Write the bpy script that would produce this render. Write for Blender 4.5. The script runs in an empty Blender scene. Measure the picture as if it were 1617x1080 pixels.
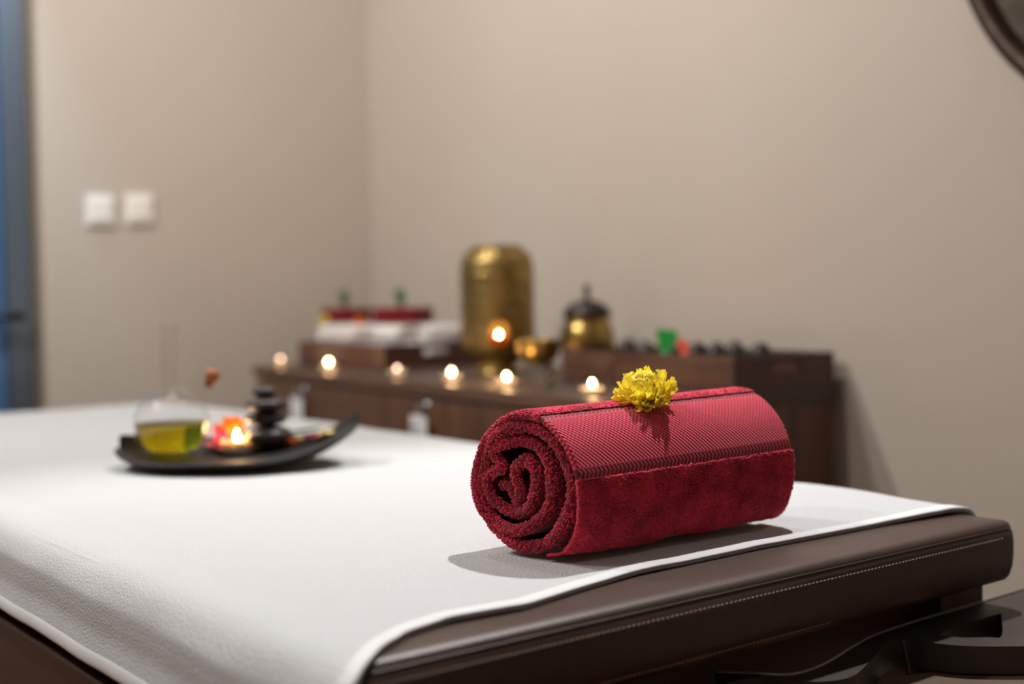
import bpy, bmesh, math, random
import numpy as np
from mathutils import Matrix, Vector

random.seed(7)
rng = np.random.default_rng(7)
scene = bpy.context.scene
C = scene.collection
PI = math.pi

# ------------------------------------------------------------------ camera
F_PX, CX, CY = 2000.0, 808.5, 540.0
CAM_Z = 0.97
PITCH = math.atan(70 / F_PX)
ROLL = math.radians(-1.0)
cam_rot = Matrix.Rotation(PI / 2 - PITCH, 3, 'X') @ Matrix.Rotation(ROLL, 3, 'Z')
cam_data = bpy.data.cameras.new('camera')
cam = bpy.data.objects.new('camera', cam_data)
C.objects.link(cam)
cam.matrix_world = Matrix.Translation((0, 0, CAM_Z)) @ cam_rot.to_4x4()
cam_data.sensor_width = 36.0
cam_data.lens = F_PX / 1617.0 * 36.0
cam_data.clip_start = 0.02
cam_data.dof.use_dof = True
cam_data.dof.focus_distance = 1.06
cam_data.dof.aperture_fstop = 2.6
scene.camera = cam

# ------------------------------------------------------------------ world, colour management
world = bpy.data.worlds.new('world')
scene.world = world
world.use_nodes = True
world.node_tree.nodes['Background'].inputs[0].default_value = (0.9, 0.95, 1.0, 1)
world.node_tree.nodes['Background'].inputs[1].default_value = 0.0
scene.view_settings.view_transform = 'Standard'
scene.view_settings.look = 'None'
scene.view_settings.gamma = 1.0
scene.view_settings.use_curve_mapping = False
scene.view_settings.exposure = 0.32

# layout frames -----------------------------------------------------------
BED_A = Vector((-0.1116, 0.743, 0.0)); BED_TH = math.radians(37.8)
BED_W, BED_L, BED_Z = 0.750, 2.0, 0.75
CAB_P = Vector((-0.653, 3.176, 0.0)); CAB_TH = math.radians(-57.63)
CAB_L, CAB_D, CAB_Z = 1.487, 0.495, 0.81
bedM = Matrix.Translation(BED_A) @ Matrix.Rotation(BED_TH, 4, 'Z')
cabM = Matrix.Translation(CAB_P) @ Matrix.Rotation(CAB_TH, 4, 'Z')
WALL_A, WALL_B = -0.36, CAB_D + 0.02          # left wall plane, right wall plane in the room frame
ROOM_A, ROOM_B, ROOM_H = 4.0, -2.7, 2.7
def bed(x, y, z=BED_Z): return bedM @ Vector((x, y, z))
def cab(a, b, z=CAB_Z): return cabM @ Vector((a, b, z))
def ray(px, py): return cam_rot @ Vector(((px - CX) / F_PX, -(py - CY) / F_PX, -1))
def pix(px, py, z):
    d = ray(px, py); return Vector((0, 0, CAM_Z)) + d * ((z - CAM_Z) / d.z)
cabI = cabM.inverted()
def cab_plane(px, py, b=None, a=None):         # where the line of sight meets a vertical plane of the room
    o = cabI @ Vector((0, 0, CAM_Z)); d = cabI.to_3x3() @ ray(px, py)
    t = (b - o.y) / d.y if b is not None else (a - o.x) / d.x
    return o + d * t

# ------------------------------------------------------------------ ceiling downlights (the last two are added for fill)
DOWNLIGHTS = [  # a, b, watts, colour, cone degrees, radius, aim point (world) or None for straight down
    (1.78, 0.22, 152, (1.0, 0.98, 0.96), 58, 0.018, (0.12, 1.02, 0.75)),
    (0.60, -1.50, 72, (1.0, 0.97, 0.93), 130, 0.025, tuple(cab(0.5, -0.5, 0.8))),
    (0.95, -0.45, 34, (1.0, 0.97, 0.93), 130, 0.05, tuple(cab(0.5, 0.3, 1.4))),
    (1.4, -2.2, 50, (1.0, 0.97, 0.93), 140, 0.06, tuple(cab(1.4, -0.6, 0.6))),  # unseen lamp added to fill from the open side
    (3.4, -1.5, 8, (1.0, 0.97, 0.93), 150, 0.06, None),  # unseen lamp added as weak fill behind the camera
]

# ------------------------------------------------------------------ helpers
def srgb(r, g, b):
    f = lambda c: (c / 255 / 12.92) if c / 255 <= 0.04045 else ((c / 255 + 0.055) / 1.055) ** 2.4
    return (f(r), f(g), f(b), 1.0)

def tag(o, label=None, cat=None, group=None, kind=None):
    if label: o['label'] = label
    if cat: o['category'] = cat
    if group: o['group'] = group
    if kind: o['kind'] = kind
    return o

def empty(name, M=None):
    o = bpy.data.objects.new(name, None); C.objects.link(o)
    o.empty_display_size = 0.05
    if M is not None: o.matrix_world = M
    return o

def link(name, me, m, parent=None, smooth=True, M=None):
    o = bpy.data.objects.new(name, me); C.objects.link(o)
    if m is not None and not me.materials: me.materials.append(m)
    if smooth: me.polygons.foreach_set('use_smooth', [True] * len(me.polygons))
    if parent is not None: o.parent = parent
    if M is not None:
        if parent is None: o.matrix_world = M
        else: o.matrix_local = M
    return o

def mesh(verts, faces, name='m'):
    me = bpy.data.meshes.new(name)
    me.from_pydata([tuple(v) for v in verts], [], faces); me.update()
    return me

def bm_mesh(bm, name='m'):
    bmesh.ops.recalc_face_normals(bm, faces=bm.faces)
    me = bpy.data.meshes.new(name); bm.to_mesh(me); bm.free(); return me

def box_me(x0, x1, y0, y1, z0, z1, bev=0.0, seg=2):
    bm = bmesh.new()
    bmesh.ops.create_cube(bm, size=1)
    for v in bm.verts:
        v.co = Vector(((x0 + x1) / 2 + v.co.x * (x1 - x0), (y0 + y1) / 2 + v.co.y * (y1 - y0), (z0 + z1) / 2 + v.co.z * (z1 - z0)))
    if bev > 0:
        bmesh.ops.bevel(bm, geom=bm.edges[:], offset=bev, segments=seg, affect='EDGES', profile=0.5)
    return bm_mesh(bm)

def boxes_me(lst, bev=0.0):
    bm = bmesh.new()
    for (x0, x1, y0, y1, z0, z1) in lst:
        g = bmesh.ops.create_cube(bm, size=1)
        for v in g['verts']:
            v.co = Vector(((x0 + x1) / 2 + v.co.x * (x1 - x0), (y0 + y1) / 2 + v.co.y * (y1 - y0), (z0 + z1) / 2 + v.co.z * (z1 - z0)))
    if bev > 0:
        bmesh.ops.bevel(bm, geom=bm.edges[:], offset=bev, segments=2, affect='EDGES', profile=0.5)
    return bm_mesh(bm)

def lathe(prof, n=40, skip=None):
    vs, fs, idx = [], [], []
    for (r, z) in prof:
        if r < 1e-6:
            idx.append([len(vs)] * n); vs.append((0, 0, z))
        else:
            idx.append(list(range(len(vs), len(vs) + n)))
            for k in range(n):
                t = 2 * PI * k / n; vs.append((r * math.cos(t), r * math.sin(t), z))
    for i in range(len(prof) - 1):
        for k in range(n):
            k2 = (k + 1) % n
            q = [idx[i][k], idx[i][k2], idx[i + 1][k2], idx[i + 1][k]]
            u = []
            for w in q:
                if w not in u: u.append(w)
            if len(u) < 3: continue
            if skip and skip(2 * PI * (k + 0.5) / n, (prof[i][1] + prof[i + 1][1]) / 2): continue
            fs.append(u)
    return mesh(vs, fs)

def catmull(pts, n, closed=False):
    P = [np.array(p, float) for p in pts]; out = []
    m = len(P)
    segs = m if closed else m - 1
    for i in range(segs):
        p0 = P[(i - 1) % m] if closed or i > 0 else 2 * P[0] - P[1]
        p1 = P[i]; p2 = P[(i + 1) % m]
        p3 = P[(i + 2) % m] if closed or i + 2 < m else 2 * P[-1] - P[-2]
        for k in range(n):
            t = k / n
            out.append(0.5 * (2 * p1 + (p2 - p0) * t + (2 * p0 - 5 * p1 + 4 * p2 - p3) * t * t + (3 * p1 - p0 - 3 * p2 + p3) * t ** 3))
    if not closed: out.append(P[-1])
    return np.array(out)

def tube(path, rad, n=10, caps=True, closed=False):
    path = np.array(path, float); m = len(path)
    rr = np.full(m, rad) if np.isscalar(rad) else np.array(rad)
    vs, fs = [], []
    prev = None
    for i in range(m):
        a = path[(i - 1) % m] if (closed or i > 0) else path[i]
        b = path[(i + 1) % m] if (closed or i < m - 1) else path[i]
        T = Vector(b - a).normalized()
        if prev is None:
            N = T.orthogonal().normalized()
        else:
            N = (prev - T * prev.dot(T)).normalized()
        prev = N; Bn = T.cross(N)
        for k in range(n):
            t = 2 * PI * k / n
            vs.append(Vector(path[i]) + (N * math.cos(t) + Bn * math.sin(t)) * float(rr[i]))
    for i in range(m if closed else m - 1):
        j = (i + 1) % m
        for k in range(n):
            k2 = (k + 1) % n
            fs.append((i * n + k, i * n + k2, j * n + k2, j * n + k))
    if caps and not closed:
        fs.append(tuple(range(n))[::-1]); fs.append(tuple((m - 1) * n + k for k in range(n)))
    return mesh(vs, fs)

def grid_me(V, wrap_u=False):
    nu, nv = V.shape[:2]
    idx = np.arange(nu * nv).reshape(nu, nv)
    if wrap_u: idx = np.vstack([idx, idx[:1]])
    q = np.stack([idx[:-1, :-1], idx[1:, :-1], idx[1:, 1:], idx[:-1, 1:]], -1).reshape(-1, 4)
    me = bpy.data.meshes.new('g')
    me.vertices.add(nu * nv); me.vertices.foreach_set('co', V.reshape(-1).astype(np.float32))
    me.loops.add(q.size); me.loops.foreach_set('vertex_index', q.reshape(-1).astype(np.int32))
    me.polygons.add(len(q)); me.polygons.foreach_set('loop_start', (np.arange(len(q)) * 4).astype(np.int32))
    me.polygons.foreach_set('loop_total', np.full(len(q), 4, np.int32))
    me.update(calc_edges=True); me.validate()
    return me

def tri_soup(V, T):
    me = bpy.data.meshes.new('t')
    me.vertices.add(len(V)); me.vertices.foreach_set('co', V.reshape(-1).astype(np.float32))
    me.loops.add(T.size); me.loops.foreach_set('vertex_index', T.reshape(-1).astype(np.int32))
    me.polygons.add(len(T)); me.polygons.foreach_set('loop_start', (np.arange(len(T)) * 3).astype(np.int32))
    me.polygons.foreach_set('loop_total', np.full(len(T), 3, np.int32))
    me.update(calc_edges=True)
    return me

def vnoise(x, y, seed=0):
    """smooth value noise on arrays"""
    r = np.random.default_rng(seed); tab = r.random((64, 64))
    xi = np.floor(x).astype(int); yi = np.floor(y).astype(int)
    fx = x - xi; fy = y - yi
    fx = fx * fx * (3 - 2 * fx); fy = fy * fy * (3 - 2 * fy)
    g = lambda i, j: tab[i % 64, j % 64]
    return (g(xi, yi) * (1 - fx) + g(xi + 1, yi) * fx) * (1 - fy) + (g(xi, yi + 1) * (1 - fx) + g(xi + 1, yi + 1) * fx) * fy - 0.5

def tufts(P, N, A, la, lb, lh, jitter=0.6, seed=1, nj=0.25):
    """one small octahedral loop of pile at each point P (normal N, lay direction A)"""
    r = np.random.default_rng(seed); n = len(P)
    A = A + r.normal(0, jitter, (n, 3)); N = N + r.normal(0, nj, (n, 3))
    N /= np.linalg.norm(N, axis=1)[:, None]
    A = A - N * (A * N).sum(1)[:, None]; A /= np.linalg.norm(A, axis=1)[:, None] + 1e-9
    B = np.cross(N, A)
    s = r.uniform(0.7, 1.3, (n, 1))
    V = np.stack([P + A * la * s, P + B * lb * s, P - A * la * s, P - B * lb * s, P + N * lh * s, P - N * lh * 0.6], 1)
    t = np.array([[0, 1, 4], [1, 2, 4], [2, 3, 4], [3, 0, 4], [1, 0, 5], [2, 1, 5], [3, 2, 5], [0, 3, 5]])
    T = (t[None] + (np.arange(n) * 6)[:, None, None]).reshape(-1, 3)
    return tri_soup(V.reshape(-1, 3), T)

# ------------------------------------------------------------------ materials
def mat(name, color, rough=0.5, metal=0.0, spec=0.5, var=None, var_scale=8.0, bump=0.0, bump_scale=100.0,
        bdist=0.002, emit=None, emit_s=0.0, sheen=0.0, trans=0.0, ior=1.45, sss=0.0, stretch=None, coat=0.0, bump_detail=4.0, voronoi=False):
    m = bpy.data.materials.new(name); m.use_nodes = True
    nt = m.node_tree; p = nt.nodes['Principled BSDF']
    p.inputs['Base Color'].default_value = color
    p.inputs['Roughness'].default_value = rough
    p.inputs['Metallic'].default_value = metal
    p.inputs['Specular IOR Level'].default_value = spec
    p.inputs['IOR'].default_value = ior
    p.inputs['Transmission Weight'].default_value = trans
    p.inputs['Coat Weight'].default_value = coat
    if sheen:
        p.inputs['Sheen Weight'].default_value = sheen; p.inputs['Sheen Roughness'].default_value = 0.5
    if sss:
        p.inputs['Subsurface Weight'].default_value = sss; p.inputs['Subsurface Radius'].default_value = (0.01, 0.006, 0.003); p.inputs['Subsurface Scale'].default_value = 0.5
    if emit:
        p.inputs['Emission Color'].default_value = emit; p.inputs['Emission Strength'].default_value = emit_s
    tc = nt.nodes.new('ShaderNodeTexCoord'); mp = nt.nodes.new('ShaderNodeMapping')
    nt.links.new(tc.outputs['Object'], mp.inputs['Vector'])
    if stretch: mp.inputs['Scale'].default_value = stretch
    if var is not None:
        n = nt.nodes.new('ShaderNodeTexNoise'); n.inputs['Scale'].default_value = var_scale; n.inputs['Detail'].default_value = 5
        nt.links.new(mp.outputs[0], n.inputs['Vector'])
        r = nt.nodes.new('ShaderNodeValToRGB')
        r.color_ramp.elements[0].position = 0.3; r.color_ramp.elements[1].position = 0.7
        r.color_ramp.elements[0].color = var; r.color_ramp.elements[1].color = color
        nt.links.new(n.outputs['Fac'], r.inputs[0]); nt.links.new(r.outputs[0], p.inputs['Base Color'])
    if bump > 0:
        if voronoi:
            n = nt.nodes.new('ShaderNodeTexVoronoi'); out = 'Distance'
        else:
            n = nt.nodes.new('ShaderNodeTexNoise'); n.inputs['Detail'].default_value = bump_detail; out = 'Fac'
        n.inputs['Scale'].default_value = bump_scale
        nt.links.new(mp.outputs[0], n.inputs['Vector'])
        b = nt.nodes.new('ShaderNodeBump'); b.inputs['Strength'].default_value = bump; b.inputs['Distance'].default_value = bdist
        nt.links.new(n.outputs[out], b.inputs['Height']); nt.links.new(b.outputs[0], p.inputs['Normal'])
    return m

def glass_mat(name, tint=(1, 1, 1, 1), strength=0.9):
    """thin clear glass: Fresnel mix of see-through and mirror"""
    m = bpy.data.materials.new(name); m.use_nodes = True; nt = m.node_tree
    nt.nodes.remove(nt.nodes['Principled BSDF'])
    t = nt.nodes.new('ShaderNodeBsdfTransparent'); t.inputs[0].default_value = tint
    g = nt.nodes.new('ShaderNodeBsdfGlossy'); g.inputs['Roughness'].default_value = 0.02
    f = nt.nodes.new('ShaderNodeFresnel'); ge = nt.nodes.new('ShaderNodeNewGeometry'); mr = nt.nodes.new('ShaderNodeMapRange')
    mr.inputs['To Min'].default_value = 1.45; mr.inputs['To Max'].default_value = 1 / 1.45
    nt.links.new(ge.outputs['Backfacing'], mr.inputs['Value']); nt.links.new(mr.outputs[0], f.inputs[0])
    mx = nt.nodes.new('ShaderNodeMixShader')
    nt.links.new(f.outputs[0], mx.inputs[0]); nt.links.new(t.outputs[0], mx.inputs[1]); nt.links.new(g.outputs[0], mx.inputs[2])
    nt.links.new(mx.outputs[0], nt.nodes['Material Output'].inputs[0])
    return m

def petal_mat(name, c1, c2):
    m = bpy.data.materials.new(name); m.use_nodes = True; nt = m.node_tree; p = nt.nodes['Principled BSDF']
    p.inputs['Base Color'].default_value = c1; p.inputs['Roughness'].default_value = 0.6
    t = nt.nodes.new('ShaderNodeBsdfTranslucent'); t.inputs[0].default_value = c2
    mx = nt.nodes.new('ShaderNodeMixShader'); mx.inputs[0].default_value = 0.45
    nt.links.new(p.outputs[0], mx.inputs[1]); nt.links.new(t.outputs[0], mx.inputs[2]); nt.links.new(mx.outputs[0], nt.nodes['Material Output'].inputs[0])
    return m

def dobby_mat(name, base, dark):
    """woven band: staggered grid of small dents, from the weave's own coordinates (UV in metres)"""
    m = bpy.data.materials.new(name); m.use_nodes = True; nt = m.node_tree; p = nt.nodes['Principled BSDF']
    uv = nt.nodes.new('ShaderNodeUVMap'); sp = nt.nodes.new('ShaderNodeSeparateXYZ'); nt.links.new(uv.outputs[0], sp.inputs[0])
    def mth(op, a, b=None):
        n = nt.nodes.new('ShaderNodeMath'); n.operation = op
        for i, v in enumerate((a, b)):
            if v is None: continue
            if isinstance(v, (int, float)): n.inputs[i].default_value = v
            else: nt.links.new(v, n.inputs[i])
        return n.outputs[0]
    ax = mth('MULTIPLY', sp.outputs[0], 2 * PI / 0.0043); ay = mth('MULTIPLY', sp.outputs[1], 2 * PI / 0.0043)
    v = mth('MULTIPLY', mth('SINE', ax), mth('SINE', ay))          # checker of bumps -> staggered dents
    ramp = nt.nodes.new('ShaderNodeValToRGB'); ramp.color_ramp.elements[0].position = 0.50; ramp.color_ramp.elements[1].position = 0.90
    ramp.color_ramp.elements[0].color = base; ramp.color_ramp.elements[1].color = dark  # shade inside the dents is painted in with the dark colour
    nt.links.new(v, ramp.inputs[0]); nt.links.new(ramp.outputs[0], p.inputs['Base Color'])
    b = nt.nodes.new('ShaderNodeBump'); b.invert = True; b.inputs['Strength'].default_value = 0.7; b.inputs['Distance'].default_value = 0.0012
    nt.links.new(v, b.inputs['Height']); nt.links.new(b.outputs[0], p.inputs['Normal'])
    p.inputs['Roughness'].default_value = 0.8; p.inputs['Specular IOR Level'].default_value = 0.25
    p.inputs['Sheen Weight'].default_value = 0.2
    return m

def braid_mat(name, base, dark):
    """chevron braid; UV y runs 0..1 across the braid, x in metres along it"""
    m = bpy.data.materials.new(name); m.use_nodes = True; nt = m.node_tree; p = nt.nodes['Principled BSDF']
    uv = nt.nodes.new('ShaderNodeUVMap'); sp = nt.nodes.new('ShaderNodeSeparateXYZ'); nt.links.new(uv.outputs[0], sp.inputs[0])
    def mth(op, a, b=None):
        n = nt.nodes.new('ShaderNodeMath'); n.operation = op
        for i, v in enumerate((a, b)):
            if v is None: continue
            if isinstance(v, (int, float)): n.inputs[i].default_value = v
            else: nt.links.new(v, n.inputs[i])
        return n.outputs[0]
    d = mth('ABSOLUTE', mth('SUBTRACT', sp.outputs[1], 0.5))
    ph = mth('ADD', mth('MULTIPLY', sp.outputs[0], 2 * PI / 0.0046), mth('MULTIPLY', d, 9.0))
    s = mth('SINE', ph)
    edge = mth('GREATER_THAN', d, 0.40)
    h = mth('MAXIMUM', s, edge)
    ramp = nt.nodes.new('ShaderNodeValToRGB'); ramp.color_ramp.elements[0].position = 0.25; ramp.color_ramp.elements[1].position = 0.95
    ramp.color_ramp.elements[0].color = dark; ramp.color_ramp.elements[1].color = base
    nt.links.new(h, ramp.inputs[0]); nt.links.new(ramp.outputs[0], p.inputs['Base Color'])
    b = nt.nodes.new('ShaderNodeBump'); b.inputs['Strength'].default_value = 0.6; b.inputs['Distance'].default_value = 0.001
    nt.links.new(h, b.inputs['Height']); nt.links.new(b.outputs[0], p.inputs['Normal'])
    p.inputs['Roughness'].default_value = 0.75
    return m

def wood_mat(name, c1, c2, along='x', rough=0.45, scale=6.0):
    m = bpy.data.materials.new(name); m.use_nodes = True; nt = m.node_tree; p = nt.nodes['Principled BSDF']
    tc = nt.nodes.new('ShaderNodeTexCoord'); mp = nt.nodes.new('ShaderNodeMapping')
    nt.links.new(tc.outputs['Object'], mp.inputs[0])
    mp.inputs['Scale'].default_value = {'x': (0.6, 9, 9), 'z': (9, 9, 0.6), 'y': (9, 0.6, 9)}[along]
    n = nt.nodes.new('ShaderNodeTexNoise'); n.inputs['Scale'].default_value = scale; n.inputs['Detail'].default_value = 6; n.inputs['Distortion'].default_value = 0.6
    nt.links.new(mp.outputs[0], n.inputs['Vector'])
    r = nt.nodes.new('ShaderNodeValToRGB'); r.color_ramp.elements[0].position = 0.35; r.color_ramp.elements[1].position = 0.68
    r.color_ramp.elements[0].color = c1; r.color_ramp.elements[1].color = c2
    nt.links.new(n.outputs['Fac'], r.inputs[0]); nt.links.new(r.outputs[0], p.inputs['Base Color'])
    b = nt.nodes.new('ShaderNodeBump'); b.inputs['Strength'].default_value = 0.15; b.inputs['Distance'].default_value = 0.001
    nt.links.new(n.outputs['Fac'], b.inputs['Height']); nt.links.new(b.outputs[0], p.inputs['Normal'])
    p.inputs['Roughness'].default_value = rough
    return m

M = {}
M['wall'] = mat('wall_paint', srgb(187, 177, 165), 0.85, spec=0.2, var=srgb(183, 172, 159), var_scale=1.5, bump=0.05, bump_scale=60)
M['ceiling'] = mat('ceiling_paint', srgb(235, 230, 222), 0.9, spec=0.1)
M['floor'] = wood_mat('floor_wood', srgb(92, 46, 30), srgb(120, 66, 44), 'x', 0.4)
M['white_plastic'] = mat('white_plastic', srgb(232, 228, 220), 0.4)
M['steel'] = mat('brushed_steel', srgb(120, 134, 150), 0.38, metal=0.85, bump=0.03, bump_scale=300, stretch=(30, 30, 1))
M['door_glass'] = mat('tinted_door', srgb(70, 104, 140), 0.2, spec=0.6, coat=0.3)
M['casing'] = mat('door_casing', srgb(104, 94, 82), 0.5, metal=0.3)
M['black'] = mat('black_metal', srgb(22, 20, 20), 0.4, metal=0.4)
M['leather'] = mat('brown_leather', srgb(66, 49, 42), 0.42, spec=0.45, var=srgb(59, 43, 37), var_scale=25, bump=0.12, bump_scale=350)
M['leather_side'] = mat('brown_leather_side', srgb(70, 50, 38), 0.45, spec=0.4, bump=0.1, bump_scale=350)
M['thread'] = mat('tan_thread', srgb(116, 92, 76), 0.7)
M['red_wood'] = wood_mat('red_brown_wood', srgb(78, 34, 22), srgb(112, 54, 36), 'x', 0.35)
M['dark_plastic'] = mat('dark_moulded_plastic', srgb(46, 38, 33), 0.5, bump=0.06, bump_scale=500)
M['lip'] = mat('lip_highlight', srgb(128, 116, 106), 0.35)  # rim highlight of the shelf put into a lighter base colour
M['pad'] = mat('padded_vinyl', srgb(92, 74, 60), 0.5, bump=0.08, bump_scale=400)
M['terry_white'] = mat('white_terry', srgb(192, 193, 195), 0.95, spec=0.1, sheen=0.15, bump=0.8, bump_scale=540, bump_detail=5, bdist=0.0032)
M['hem_white'] = mat('white_hem', srgb(200, 200, 202), 0.85, spec=0.15, bump=0.25, bump_scale=700)
M['terry_red'] = mat('red_terry', srgb(128, 12, 32), 0.9, spec=0.15, sheen=0.25, var=srgb(98, 7, 22), var_scale=60, bump=0.5, bump_scale=900)
M['loops_red'] = mat('red_terry_loops', srgb(226, 52, 84), 0.85, spec=0.15, sheen=0.25, var=srgb(160, 18, 44), var_scale=45)
M['hem_red'] = mat('red_hem', srgb(182, 34, 58), 0.8, spec=0.2, bump=0.2, bump_scale=800)
M['dobby'] = dobby_mat('red_dobby', srgb(202, 40, 70), srgb(132, 12, 36))
M['braid'] = braid_mat('red_braid', srgb(214, 56, 84), srgb(92, 8, 24))
M['petal'] = petal_mat('yellow_petal', srgb(255, 244, 110), srgb(255, 232, 60))
M['receptacle'] = mat('flower_heart', srgb(190, 140, 20), 0.7)
M['dish'] = mat('black_glaze', srgb(40, 38, 38), 0.55, spec=0.3, bump=0.1, bump_scale=120)
M['stone'] = mat('basalt', srgb(56, 48, 46), 0.35, var=srgb(44, 38, 37), var_scale=40, bump=0.1, bump_scale=150)
M['glass'] = glass_mat('clear_glass', (0.97, 0.975, 0.965, 1))
M['oil'] = mat('oil', srgb(225, 205, 20), 0.03, trans=1.0, ior=1.36)
M['cork'] = mat('cork', srgb(176, 112, 70), 0.85, var=srgb(128, 72, 42), var_scale=200)
M['wax'] = mat('wax', srgb(244, 226, 200), 0.5, sss=0.3)
M['tin'] = mat('tin_cup', srgb(190, 190, 190), 0.3, metal=0.9)
M['wick'] = mat('wick', srgb(30, 24, 20), 0.9)
M['flame'] = mat('flame', (0, 0, 0, 1), 1.0, emit=(1.0, 0.72, 0.36, 1), emit_s=55)
M['flame_dim'] = mat('flame_dim', (0, 0, 0, 1), 1.0, emit=(1.0, 0.62, 0.46, 1), emit_s=11)
M['leaf'] = mat('leaf', srgb(56, 96, 40), 0.5, var=srgb(36, 70, 30), var_scale=60)
M['orange'] = petal_mat('orange_petal', srgb(246, 142, 30), srgb(246, 130, 20))
M['magenta'] = mat('magenta_petal', srgb(226, 40, 92), 0.6)
M['pink'] = mat('pink_petal', srgb(236, 110, 140), 0.6)
M['crimson'] = mat('crimson_petal', srgb(170, 30, 50), 0.6)
M['cream_petal'] = mat('pale_yellow_petal', srgb(222, 196, 120), 0.6)
M['walnut'] = wood_mat('walnut_front', srgb(78, 52, 36), srgb(112, 78, 54), 'z', 0.42)
M['walnut_top'] = wood_mat('walnut_top', srgb(82, 56, 42), srgb(106, 74, 56), 'x', 0.4)
M['dark_top'] = wood_mat('dark_worktop', srgb(58, 42, 36), srgb(72, 54, 46), 'x', 0.42)
M['tray_wood'] = wood_mat('dark_tray_wood', srgb(62, 36, 28), srgb(88, 54, 42), 'x', 0.4)
M['card'] = mat('white_card', srgb(226, 224, 222), 0.7)
M['print'] = mat('grey_print', srgb(120, 124, 134), 0.8)
M['brass'] = mat('aged_brass', srgb(176, 150, 88), 0.30, metal=1.0, var=srgb(142, 118, 64), var_scale=30)
M['brass_hammered'] = mat('pierced_brass', srgb(176, 150, 96), 0.36, metal=1.0, var=srgb(122, 100, 56), var_scale=60, bump=0.9, bump_scale=110, voronoi=True)
M['bronze'] = mat('dark_bronze', srgb(62, 56, 54), 0.4, metal=0.8)
M['amber'] = mat('amber_glass', srgb(240, 140, 50), 0.25, trans=0.5, sss=0.0)
M['pewter'] = mat('grey_pewter', srgb(110, 104, 96), 0.45, metal=0.7)
M['maroon'] = mat('maroon_towel', srgb(118, 16, 28), 0.9, spec=0.15, sheen=0.2, bump=0.5, bump_scale=500)
M['terry_small'] = mat('white_hand_towel', srgb(226, 222, 220), 0.95, spec=0.1, bump=0.5, bump_scale=500)
M['green_plastic'] = mat('green_plastic', srgb(40, 160, 70), 0.35)
M['red_plastic'] = mat('orange_red_plastic', srgb(226, 84, 56), 0.35)
M['rim_bronze'] = mat('antique_rim', srgb(74, 58, 46), 0.4, metal=0.6, var=srgb(46, 34, 26), var_scale=20, bump=0.2, bump_scale=60)
M['woven'] = mat('woven_disc', srgb(120, 108, 94), 0.7, var=srgb(72, 60, 50), var_scale=28, bump=0.8, bump_scale=90, voronoi=True)
M['lamp_lens'] = mat('lamp_lens', (1, 1, 1, 1), 0.5, emit=(1.0, 0.92, 0.84, 1), emit_s=60)

M['lamp_lens_bright'] = mat('bright_lamp_lens', (1, 1, 1, 1), 0.5, emit=(1.0, 0.95, 0.9, 1), emit_s=250)

# ------------------------------------------------------------------ the room
def room_box(name, x0, x1, y0, y1, z0, z1, m, parent=None):
    return link(name, box_me(x0, x1, y0, y1, z0, z1), m, parent, smooth=False, M=cabM if parent is None else None)
T = 0.12
tag(room_box('floor', WALL_A - T, ROOM_A + T, ROOM_B - T, WALL_B + T, -0.1, 0.0, M['floor']), kind='structure')
tag(room_box('ceiling', WALL_A - T, ROOM_A + T, ROOM_B - T, WALL_B + T, ROOM_H, ROOM_H + 0.1, M['ceiling']), kind='structure')
tag(room_box('wall_right', WALL_A - T, ROOM_A + T, WALL_B, WALL_B + T, 0, ROOM_H, M['wall']), kind='structure')
tag(room_box('wall_near', ROOM_A, ROOM_A + T, ROOM_B, WALL_B, 0, ROOM_H, M['wall']), kind='structure')
tag(room_box('wall_back', WALL_A - T, ROOM_A + T, ROOM_B - T, ROOM_B, 0, ROOM_H, M['wall']), kind='structure')
# left wall with the doorway
d_edge = cab_plane(62, 400, a=WALL_A).y          # outer edge of the door casing
D1 = d_edge - 0.02; D0 = D1 - 0.95; DH = 2.1
tag(link('wall_left', boxes_me([(WALL_A - T, WALL_A, ROOM_B, D0, 0, ROOM_H), (WALL_A - T, WALL_A, D1, WALL_B, 0, ROOM_H), (WALL_A - T, WALL_A, D0, D1, DH, ROOM_H)]),
         M['wall'], smooth=False, M=cabM), kind='structure')
door = tag(empty('door_1', cabM @ Matrix.Translation((WALL_A, D1, 0))), 'blue grey door in a metal frame at the left edge of the wall', None, kind='structure')
W_ = D0 - D1
link('door_casing', boxes_me([(-T, 0.014, -0.004, 0.012, 0, DH + 0.02), (-T, 0.014, W_ - 0.02, W_ + 0.012, 0, DH + 0.02), (-T, 0.014, W_ - 0.02, 0.02, DH - 0.012, DH + 0.02)], 0.002), M['casing'], door, False)
link('door_frame', boxes_me([(-0.07, 0.006, -0.062, -0.004, 0, DH - 0.012), (-0.07, 0.006, W_ + 0.012, W_ + 0.062, 0, DH - 0.012), (-0.07, 0.006, W_ + 0.062, -0.062, DH - 0.07, DH - 0.012)], 0.003), M['steel'], door, False)
leaf = link('door_leaf', box_me(-0.05, -0.012, W_ + 0.064, -0.064, 0.01, DH - 0.072, 0.002), M['door_glass'], door, False)
hz = cab_plane(14, 500, a=WALL_A).z
link('door_handle', tube([(-0.012, -0.10, hz), (0.035, -0.10, hz), (0.045, -0.092, hz), (0.045, -0.03, hz)], 0.010, 10), M['black'], door)
# wall switches
for i, (px, py) in enumerate([(158, 333), (219, 331)]):
    q = cab_plane(px, py, a=WALL_A)
    s = empty('light_switch', cabM @ Matrix.Translation(q))
    tag(s, ['white square wall switch plate nearer the blue door', 'white square wall switch plate farther from the blue door'][i], 'wall switch', 'pair of wall switches')
    link('switch_plate', box_me(0, 0.010, -0.037, 0.037, -0.040, 0.040, 0.004), M['white_plastic'], s, False)
    link('rocker', box_me(0.008, 0.0145, -0.025, 0.025, -0.028, 0.028, 0.003), M['white_plastic'], s, False)
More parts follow.
